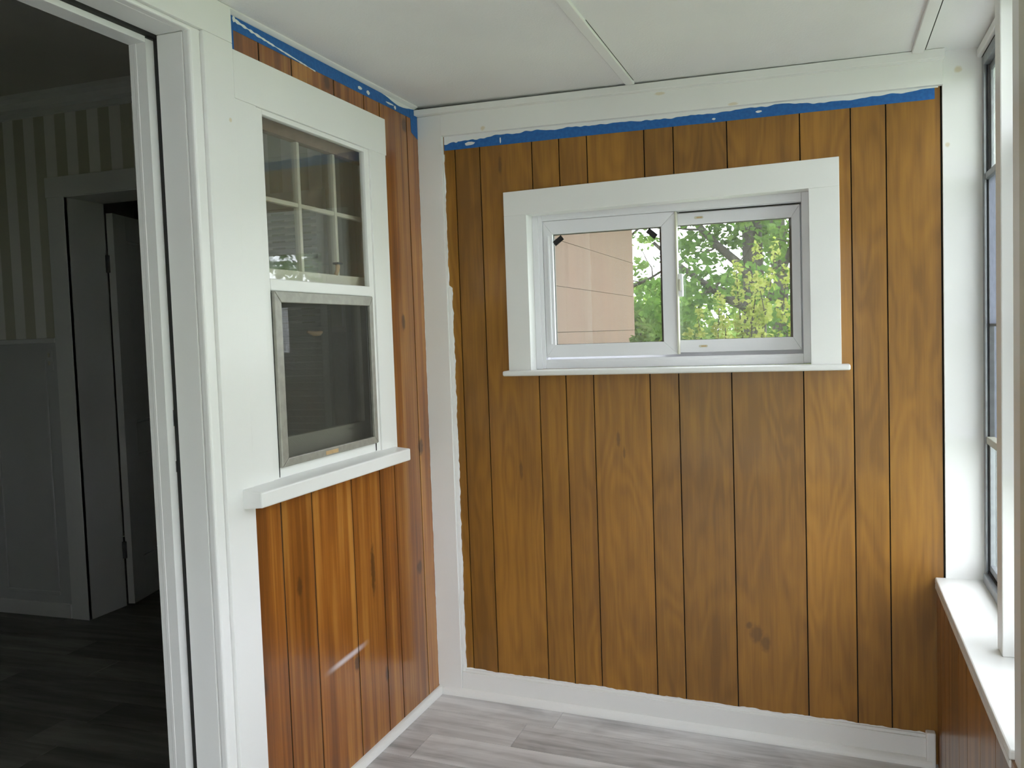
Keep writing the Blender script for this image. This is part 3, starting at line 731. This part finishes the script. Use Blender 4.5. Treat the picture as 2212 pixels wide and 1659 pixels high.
# louvred cupboard door on the far wall, glimpsed through window 2
ld = empty('louvred_door', (-.78, RY1, 0), 'pale louvred door on the far wall, glimpsed through the left window', 'door')
LX0, LX1 = -.97, -.62
box('stile', LX0, LX0+.035, RY1-.055, RY1-.026, .02, 2.02, ROOMWHITE, ld); box('stile', LX1-.035, LX1, RY1-.055, RY1-.026, .02, 2.02, ROOMWHITE, ld)
for z0, z1 in ((.02, .12), (1.95, 2.02)): box('rail', LX0+.035, LX1-.035, RY1-.055, RY1-.026, z0, z1, ROOMWHITE, ld)
proto = None
for i in range(61):
    z = .13+i*.03
    if proto is None:
        proto = mesh('slat', [(LX0+.035, RY1-.056, 0), (LX1-.035, RY1-.056, 0), (LX1-.035, RY1-.028, .020), (LX0+.035, RY1-.028, .020),
                              (LX0+.035, RY1-.056, .006), (LX1-.035, RY1-.056, .006), (LX1-.035, RY1-.028, .026), (LX0+.035, RY1-.028, .026)], BF, ROOMWHITE, ld)
        proto.location.z = z
    else:
        c = proto.copy(); COL.objects.link(c); c.location.z = z
sw = empty('light_switch', (-2.245, RY1-.012, 1.32), 'small white switch plate on the wainscot below the striped wallpaper', 'switch')
box('plate', -2.266, -2.226, RY1-.018, RY1-.012, 1.262, 1.378, WAINSCOT, sw, .002)
for z in (1.300, 1.340): box('toggle', -2.250, -2.242, RY1-.026, RY1-.018, z-.010, z+.010, CREAM, sw, .001)

# ------------------------------------------------------------------ right wall with its window bays
SZ = .545
wq = boxes('wall_right', [(1.749, 1.95, YB, .006, -.3, SZ-.022), (1.88, 1.95, YB, .006, 2.150, 2.30)], DARK)
tag(wq, 'low panelled wall under the right-hand windows', 'wall', kind='structure')
y = -.002; rng = random.Random(2)
while y > YB:
    wd = rng.choice((.10, .15, .20, .23)); y2 = max(y-wd, YB)
    box('panel_board', 1.744, 1.749, y2+.002, y-.002, -.1, SZ-.02, WOOD_RIGHT, wq); y = y2
POSTS = [(-1.335, -1.222), (-2.46, -2.36), (-3.52, -3.42)]
MULL = [(-.705, -.640), (-1.87, -1.81), (-2.97, -2.91), (-4.03, -3.97)]
sl = empty('trim_7', (1.8, -.6, SZ), 'broad white window sill along the right-hand wall', 'sill', kind='structure')
for a, b in ((-1.222, 0.), (-2.36, -1.385), (-3.42, -2.51), (YB, -3.57)):
    box('sill_board', 1.7395, 1.885, a, b, SZ-.020, SZ, WHITE, sl, .004)
    box('sill_apron', 1.7400, 1.7440, a, b-.002, SZ-.035, SZ-.020, WHITE, sl, .001)
eb = box('trim_8', 1.7705, 1.885, -.006, .0055, SZ-.01, 2.186, WHITE, None, .001); tag(eb, 'white jamb board closing the end of the right-hand window recess', 'moulding', kind='structure')
for i, (a, b) in enumerate(POSTS):
    o = empty('trim_%d' % (9+i), (1.8, b, 0), ('white post standing between window bays at the right edge', 'white post further back between window bays', 'white post nearest the back wall between window bays')[i], 'post', kind='structure')
    box('post_board', 1.7490, 1.95, a+.040, b, fz(1.73)-.02, 2.186, WHITE, o, .003)
    box('post_board', 1.7460, 1.95, a-.05, a+.0395, fz(1.73)-.02, 2.186, CREAM, o, .003)
for i, (a, b) in enumerate(MULL):
    o = box('trim_%d' % (12+i), 1.814, 1.95, a, b, SZ, 2.186, WHITE, None, .003)
    tag(o, ('white mullion rising from the sill beside the dark screen', 'white mullion in the second window bay', 'white mullion in the third window bay', 'white mullion in the last window bay')[i], 'mullion', kind='structure')
def bay(idx, y0, y1, label, dark):
    o = empty('window_%d' % idx, (1.9, (y0+y1)/2, SZ), label, 'window', kind='structure')
    fr = sub('frame', o)
    for a, b in ((y0, y0+.030), (y1-.030, y1)):
        box('side_track', 1.880, 1.886, a, b, SZ, 2.150, ALU, fr, .001)
        box('side_track', 1.892, 1.925, a, b, SZ, 2.150, ALUDK, fr, .001)
        box('track_back', 1.886, 1.892, a if a == y0 else a+.012, b if b == y1 else b-.012, SZ, 2.150, ALUDK, fr)
    box('head_track', 1.880, 1.925, y0+.03, y1-.03, 2.120, 2.150, ALU, fr, .001)
    box('head_stop', 1.866, 1.8795, y0+.002, y1-.002, 2.150, 2.176, WHITE, o, .003)
    box('sill_track', 1.872, 1.925, y0+.03, y1-.03, SZ, .575, ALU, fr, .002)
    box('sill_gap', 1.8865, 1.8915, y0+.03, y1-.03, .575, .583, DARK, fr)
    yy0, yy1 = y0+.030, y1-.030
    # upper light
    u = sub('upper_sash', o)
    for a, b in ((yy0, yy0+.018), (yy1-.018, yy1)): box('stile', 1.897, 1.911, a, b, 1.80, 2.120, ALU, u, .001)
    box('rail', 1.897, 1.911, yy0+.018, yy1-.018, 2.100, 2.120, ALU, u, .001)
    box('rail', 1.883, 1.911, yy0+.0, yy1-.0, 1.780, 1.800, ALU, u, .002)
    box('pane', 1.903, 1.906, yy0+.016, yy1-.016, 1.798, 2.102, GLASS_RIGHT if dark else GLASS, u)
    # middle
    md = sub('middle_screen', o)
    if dark:
        weave('screen_mesh', 1.8935, yy0, yy1, 1.345, 1.780, .0018, .00030, MESHGR, md)
        weave('screen_mesh', 1.9058, yy0, yy1, 1.000, 1.352, .0018, .00030, MESHGR, md)
    else:
        box('screen_mesh', 1.8930, 1.8940, yy0, yy1, 1.345, 1.780, MESHDK, md)
        box('screen_mesh', 1.9050, 1.9060, yy0, yy1, 1.000, 1.352, MESHDK, md)
    box('rail', 1.8925, 1.9075, yy0, yy1, 1.338, 1.346, ALUDK, md, .001)
    # lower light
    lw = sub('lower_sash', o)
    box('rail', 1.883, 1.911, yy0, yy1, .978, 1.000, CREAM, lw, .002)
    for a, b in ((yy0, yy0+.018), (yy1-.018, yy1)): box('stile', 1.890, 1.905, a, b, .60, .978, ALU, lw, .001)
    box('rail', 1.890, 1.905, yy0, yy1, .583, .604, ALU, lw, .001)
    box('pane', 1.897, 1.900, yy0+.016, yy1-.016, .602, .980, GLASS, lw)
bay(3, -.640, -.006, 'narrow aluminium storm window with dark grey screen beside the end wall', True)
bay(4, -1.222, -.705, 'aluminium storm window hidden behind the white mullion', False)
ys = [(-1.81, -1.35), (-2.36, -1.87), (-2.91, -2.51), (-3.42, -2.97), (-3.97, -3.57), (-4.55, -4.03)]
for i, (a, b) in enumerate(ys): bay(5+i, a, b, 'aluminium storm window behind the camera, %s from the white post' % ('first', 'second', 'third', 'fourth', 'fifth', 'sixth')[i], False)
bk = boxes('wall_back', [(a, b, YB-.1, YB, c, d) for a, b, c, d in rect_minus(-.15, 2.0, -.3, 2.35, [(.06, 1.16, .12, 1.20), (1.22, 1.72, .06, 2.06)])], WOOD_END)
tag(bk, 'panelled back wall of the porch behind the camera', 'wall', kind='structure')
def glazed(name, label, x0, x1, z0, z1, nx):  # unseen back-wall glazing added to raise the light in the porch
    o = empty(name, ((x0+x1)/2, YB, z0), label, 'window', kind='structure')
    st = [x0+(x1-x0-.04)*i/nx for i in range(nx+1)]
    for x in st: box('mullion', x, x+.04, YB-.09, YB+.02, z0, z1, WHITE, o, .003)
    for a, b in zip(st[:-1], st[1:]):
        for c, d in ((z0, z0+.04), (z1-.04, z1)): box('rail', a+.04, b, YB-.09, YB+.02, c, d, WHITE, o, .003)
        box('pane', a+.04, b, YB-.04, YB-.036, z0+.04, z1-.04, GLASS, o)
glazed('window_11', 'low glazing added in the unseen back wall to brighten the porch', .06, 1.16, .12, 1.20, 2)
glazed('window_12', 'tall glazed storm door added in the unseen back wall to brighten the porch', 1.22, 1.72, .06, 2.06, 1)

# ------------------------------------------------------------------ outside
gd = mesh('ground', [(-60, -40, -.55), (60, -40, -.55), (60, 90, -.55), (-60, 90, -.55), (-60, -40, -.9), (60, -40, -.9), (60, 90, -.9), (-60, 90, -.9)], BF, LAWN)
tag(gd, 'pale green lawn outside the porch windows', 'lawn', kind='structure')
tag(box('road', -60, 60, 24, 31, -.56, -.53, ROAD), 'pale grey road beyond the lawn', 'road', kind='structure')
tag(box('walkway', 2.3, 4.6, -14, 5.5, -.56, -.535, ROAD), 'pale concrete walkway added outside the storm windows to bounce light inside', 'walkway', kind='structure')  # pale slab added to bounce daylight up to the ceiling
tag(box('porch_apron', -2, 2.3, -12, -4.72, -.56, -.535, ROAD), 'pale concrete apron outside the glazed back wall', 'walkway', kind='structure')
hs = box('wall_house_side', -.17, -.06, .5, 4.06, -.6, 3.4, DARK); tag(hs, 'pinkish beige house wall of wide siding seen through the sliding window', 'wall', kind='structure')
z = -.55; k = 0
while z < 3.3:
    z1 = z+.27
    zz = 1.365-.27*7+.27*k
    hexa('siding_board', bv(-.06, -.048, .17, 4.10, zz+.003, zz+.27), SIDING, hs)
    z = zz+.27; k += 1
box('corner_strip', -.17, -.052, 4.06, 4.10, -.6, 3.4, SIDING, hs)
box('added_eave', -.30, .75, .17, 4.45, 2.62, 2.74, WHITE, hs)  # unseen overhang added to shade the siding
box('back_strip', -.17, -.06, .17, .5, -.6, 3.4, SIDING, hs)

def leaves(name, blobs, n, size, mat, parent, seed, up=.3):
    r = random.Random(seed); V, F, tone = [], [], []
    tot = sum(b[1]*b[2]*b[3] for b in blobs)
    for (c, rx, ry, rz, dens, tn) in blobs:
        m_ = max(6, int(n*dens*rx*ry*rz/tot))
        for _ in range(m_):
            while True:
                p_ = Vector((r.uniform(-1, 1), r.uniform(-1, 1), r.uniform(-1, 1)))
                if .15 < p_.length < 1: break
            p_ = p_.normalized()*(p_.length**.55)
            pos = Vector(c)+Vector((p_.x*rx, p_.y*ry, p_.z*rz))
            d = Vector((r.gauss(0, 1), r.gauss(0, 1), r.gauss(0, .6))).normalized()
            nrm = Vector((r.gauss(0, 1), r.gauss(0, 1), r.gauss(0, 1)+up)).normalized()
            s_ = d.cross(nrm)
            if s_.length < .1: continue
            s_.normalize(); L = size*r.uniform(.6, 1.3); W_ = L*r.uniform(.3, .45)
            k_ = len(V)
            V += [tuple(pos-d*L*.5), tuple(pos+s_*W_+nrm*L*.06), tuple(pos+d*L*.55), tuple(pos-s_*W_+nrm*L*.06)]
            F += [(k_, k_+1, k_+2), (k_, k_+2, k_+3)]
            t_ = min(1, max(0, tn+r.gauss(0, .2))); tone += [t_]*4
    me = bpy.data.meshes.new(name); me.from_pydata(V, [], F); me.materials.append(mat)
    at = me.attributes.new('tone', 'FLOAT', 'POINT'); at.data.foreach_set('value', tone)
    o = bpy.data.objects.new(name, me); link(o, parent); o['kind'] = 'stuff'
    return o
def limb(V, F, p0, p1, r0, r1, bend, seed, n=7, sides=8):
    r = random.Random(seed); p0, p1 = Vector(p0), Vector(p1); path = []; rad = []
    off = Vector((r.gauss(0, 1), r.gauss(0, .6), r.gauss(0, 1))).normalized()*bend
    for i in range(n):
        t = i/(n-1); path.append(p0.lerp(p1, t)+off*math.sin(t*math.pi)+Vector((r.gauss(0, 1), r.gauss(0, 1), r.gauss(0, 1)))*bend*.12*(0 < i < n-1))
        rad.append(r0+(r1-r0)*t)
    tube(V, F, path, rad, sides)
    return path
# big maple: trunk, boughs reaching left, crown clusters
def tree(name, base, height, tr, boughs, blobs, n, size, mat, label, seed, group='trees beyond the sliding window', lean=(0, 0)):
    o = empty(name, base, label, 'tree', group)
    b = Vector(base); top = b+Vector((lean[0], lean[1], height))
    V, F = [], []; limb(V, F, b, top, tr, tr*.45, height*.02, seed, 9, 10); mesh('trunk', V, F, BARK, o, True)
    for i, (h, tip, r0) in enumerate(boughs):
        V, F = [], []
        st_ = b.lerp(top, h)
        path = limb(V, F, st_, tip, r0, r0*.3, (Vector(tip)-st_).length*.07, seed+i+1, 8, 7)
        rr = random.Random(seed*7+i)
        for q in range(4):
            a = path[rr.randint(2, 7)]; e = Vector(a)+Vector((rr.uniform(-.7, .5), rr.uniform(-.6, .6), rr.uniform(-.25, .55)))
            limb(V, F, a, e, r0*.28, r0*.08, .06, seed+i*9+q, 5, 5)
        mesh('bough', V, F, BARK, o, True)
    leaves('foliage', blobs, n, size, mat, o, seed)
    return o
R = random.Random(12)
def scatter(cnt, xr, yr, zr, sr, tn=(.2, .7), dens=1.):
    return [((R.uniform(*xr), R.uniform(*yr), R.uniform(*zr)), (s:=R.uniform(*sr)), s*.9, s*.55, dens, R.uniform(*tn)) for _ in range(cnt)]
blA = scatter(20, (-.1, 1.05), (6.2, 8.2), (2.25, 3.7), (.28, .55)) + scatter(14, (-1.3, .3), (6.0, 8.0), (2.38, 3.5), (.2, .42)) + scatter(16, (-.4, 1.1), (6.0, 8.0), (1.5, 2.2), (.2, .42), (.1, .5)) + scatter(10, (-3, 3), (5.5, 8.5), (3.4, 5.5), (.6, .9))
tree('maple_tree', (.66, 7.0, -.55), 5.2, .155, [(.40, (-.35, 6.7, 2.32), .06), (.46, (-.35, 7.2, 3.2), .055), (.36, (1.3, 7.3, 2.9), .05), (.6, (-.3, 6.6, 3.9), .05)], blA, 19000, .085, LEAF_A,
     'broad green maple with a forked dark trunk seen through the right pane', 3, lean=(.03, 0))
blB = scatter(16, (.2, 2.0), (11, 13), (1.0, 2.1), (.3, .6)) + scatter(5, (.1, .55), (11, 13), (2.2, 3.2), (.25, .45)) + scatter(8, (-1, 3), (10, 13), (4, 6.5), (.7, 1.))
tree('slim_tree', (.70, 12., -.55), 6.2, .15, [(.44, (.42, 11.8, 3.6), .07), (.40, (1.15, 12, 3.7), .05), (.5, (.55, 12, 4.2), .05)], blB, 7000, .12, LEAF_A,
     'slimmer dark trunk with upright fork at the right edge of the sliding window', 8)
blC = scatter(20, (-2.6, -.3), (8.5, 11), (.6, 1.7), (.3, .5)) + scatter(24, (-2.2, -.5), (8.5, 11), (1.8, 3.3), (.16, .30), (.3, .9), .8)
tree('loose_tree', (-1.75, 9.6, -.55), 4.2, .10, [(.55, (-.7, 9.4, 2.2), .045), (.62, (-.9, 9.4, 2.9), .04), (.45, (-2.6, 9.5, 2.4), .045)], blC, 8500, .10, LEAF_C,
     'loose pale green tree beside the edge of the beige siding', 15)
blD = scatter(44, (-5, 4.5), (17, 21), (-.3, 1.9), (.8, 1.3), (.4, .9))
o = empty('hedge', (0, 19, -.55), 'soft bright green hedge far behind the trees', 'hedge')
leaves('foliage', blD, 16000, .20, LEAF_D, o, 21)
for x in (-3, -1, 1, 3):
    V, F = [], []; limb(V, F, (x, 19, -.55), (x+.3, 19, 1.0), .06, .02, .1, x+40); mesh('stem', V, F, BARK, o)
# bright yellow-green shrub with upright shoots
o = empty('shrub', (.80, 3.3, -.55), 'bright yellow-green shrub with upright shoots in front of the maple', 'shrub')
shoots = [(.985, 3.2, 1.83), (1.10, 3.3, 1.86), (.86, 3.1, 1.74), (.72, 3.3, 1.52), (1.18, 3.0, 1.66), (.60, 3.1, 1.42), (1.02, 2.9, 1.62), (.92, 3.5, 1.66), (1.25, 3.3, 1.50), (.50, 3.3, 1.27), (1.30, 3.1, 1.35), (.80, 2.9, 1.38)]
bl = []
for i, tip in enumerate(shoots):
    V, F = [], []
    b = Vector((.85+(tip[0]-.85)*.4, 3.2, -.5)); path = limb(V, F, b, tip, .012, .003, .08, i+60, 12, 5); mesh('shoot', V, F, BARK, o, True)
    for q in range(4, 12):
        w_ = .13-.085*(q-4)/7
        bl.append((tuple(path[q]+Vector((0, 0, .02))), w_*.75, w_*.75, .085, 1.0+.12*q, .35+.04*q+R.uniform(-.1, .1)))
leaves('foliage', bl + [((.40+.11*i, 3.1+.1*R.random(), 1.10+R.uniform(-.1, .1)), .16, .16, .14, .8, .5) for i in range(10)], 11000, .036, LEAF_B, o, 31)
o = empty('weed_sapling', (.12, 2.6, -.55), 'small leafy sapling at the foot of the left pane beside the siding', 'plant')
V, F = [], []; limb(V, F, (.22, 2.6, -.55), (.30, 2.6, 1.36), .010, .004, .03, 71); mesh('stem', V, F, BARK, o, True)
leaves('foliage', [((.28, 2.6, 1.28), .06, .06, .07, 1, .6), ((.34, 2.6, 1.33), .06, .06, .05, 1, .7), ((.30, 2.6, 1.40), .03, .03, .04, 1, .8)], 70, .055, LEAF_C, o, 33)
# trees on the window side
for i, (x, y, s_) in enumerate(((8.5, 13, 1.2), (13, 6, 1.3), (7.5, 28, 1.5))):
    bb_ = [((x+R.uniform(-2, 2)*s_, y+R.uniform(-2, 2)*s_, 3.0*s_+R.uniform(-1.2, 2.4)*s_), .9*s_, .9*s_, .6*s_, 1, R.uniform(.2, .8)) for _ in range(14)]
    tree('yard_tree', (x, y, -.55), 4.6*s_, .16*s_, [(.5, (x-1.2*s_, y-.8, 3.6*s_), .06), (.55, (x+1.2*s_, y+.5, 3.8*s_), .06)], bb_, 3500, .22, LEAF_A,
         ('yard tree far out beyond the narrow storm window', 'yard tree off to the right of the porch', 'tallest yard tree far beyond the road side')[i], 80+i*3, 'yard trees outside the storm windows')
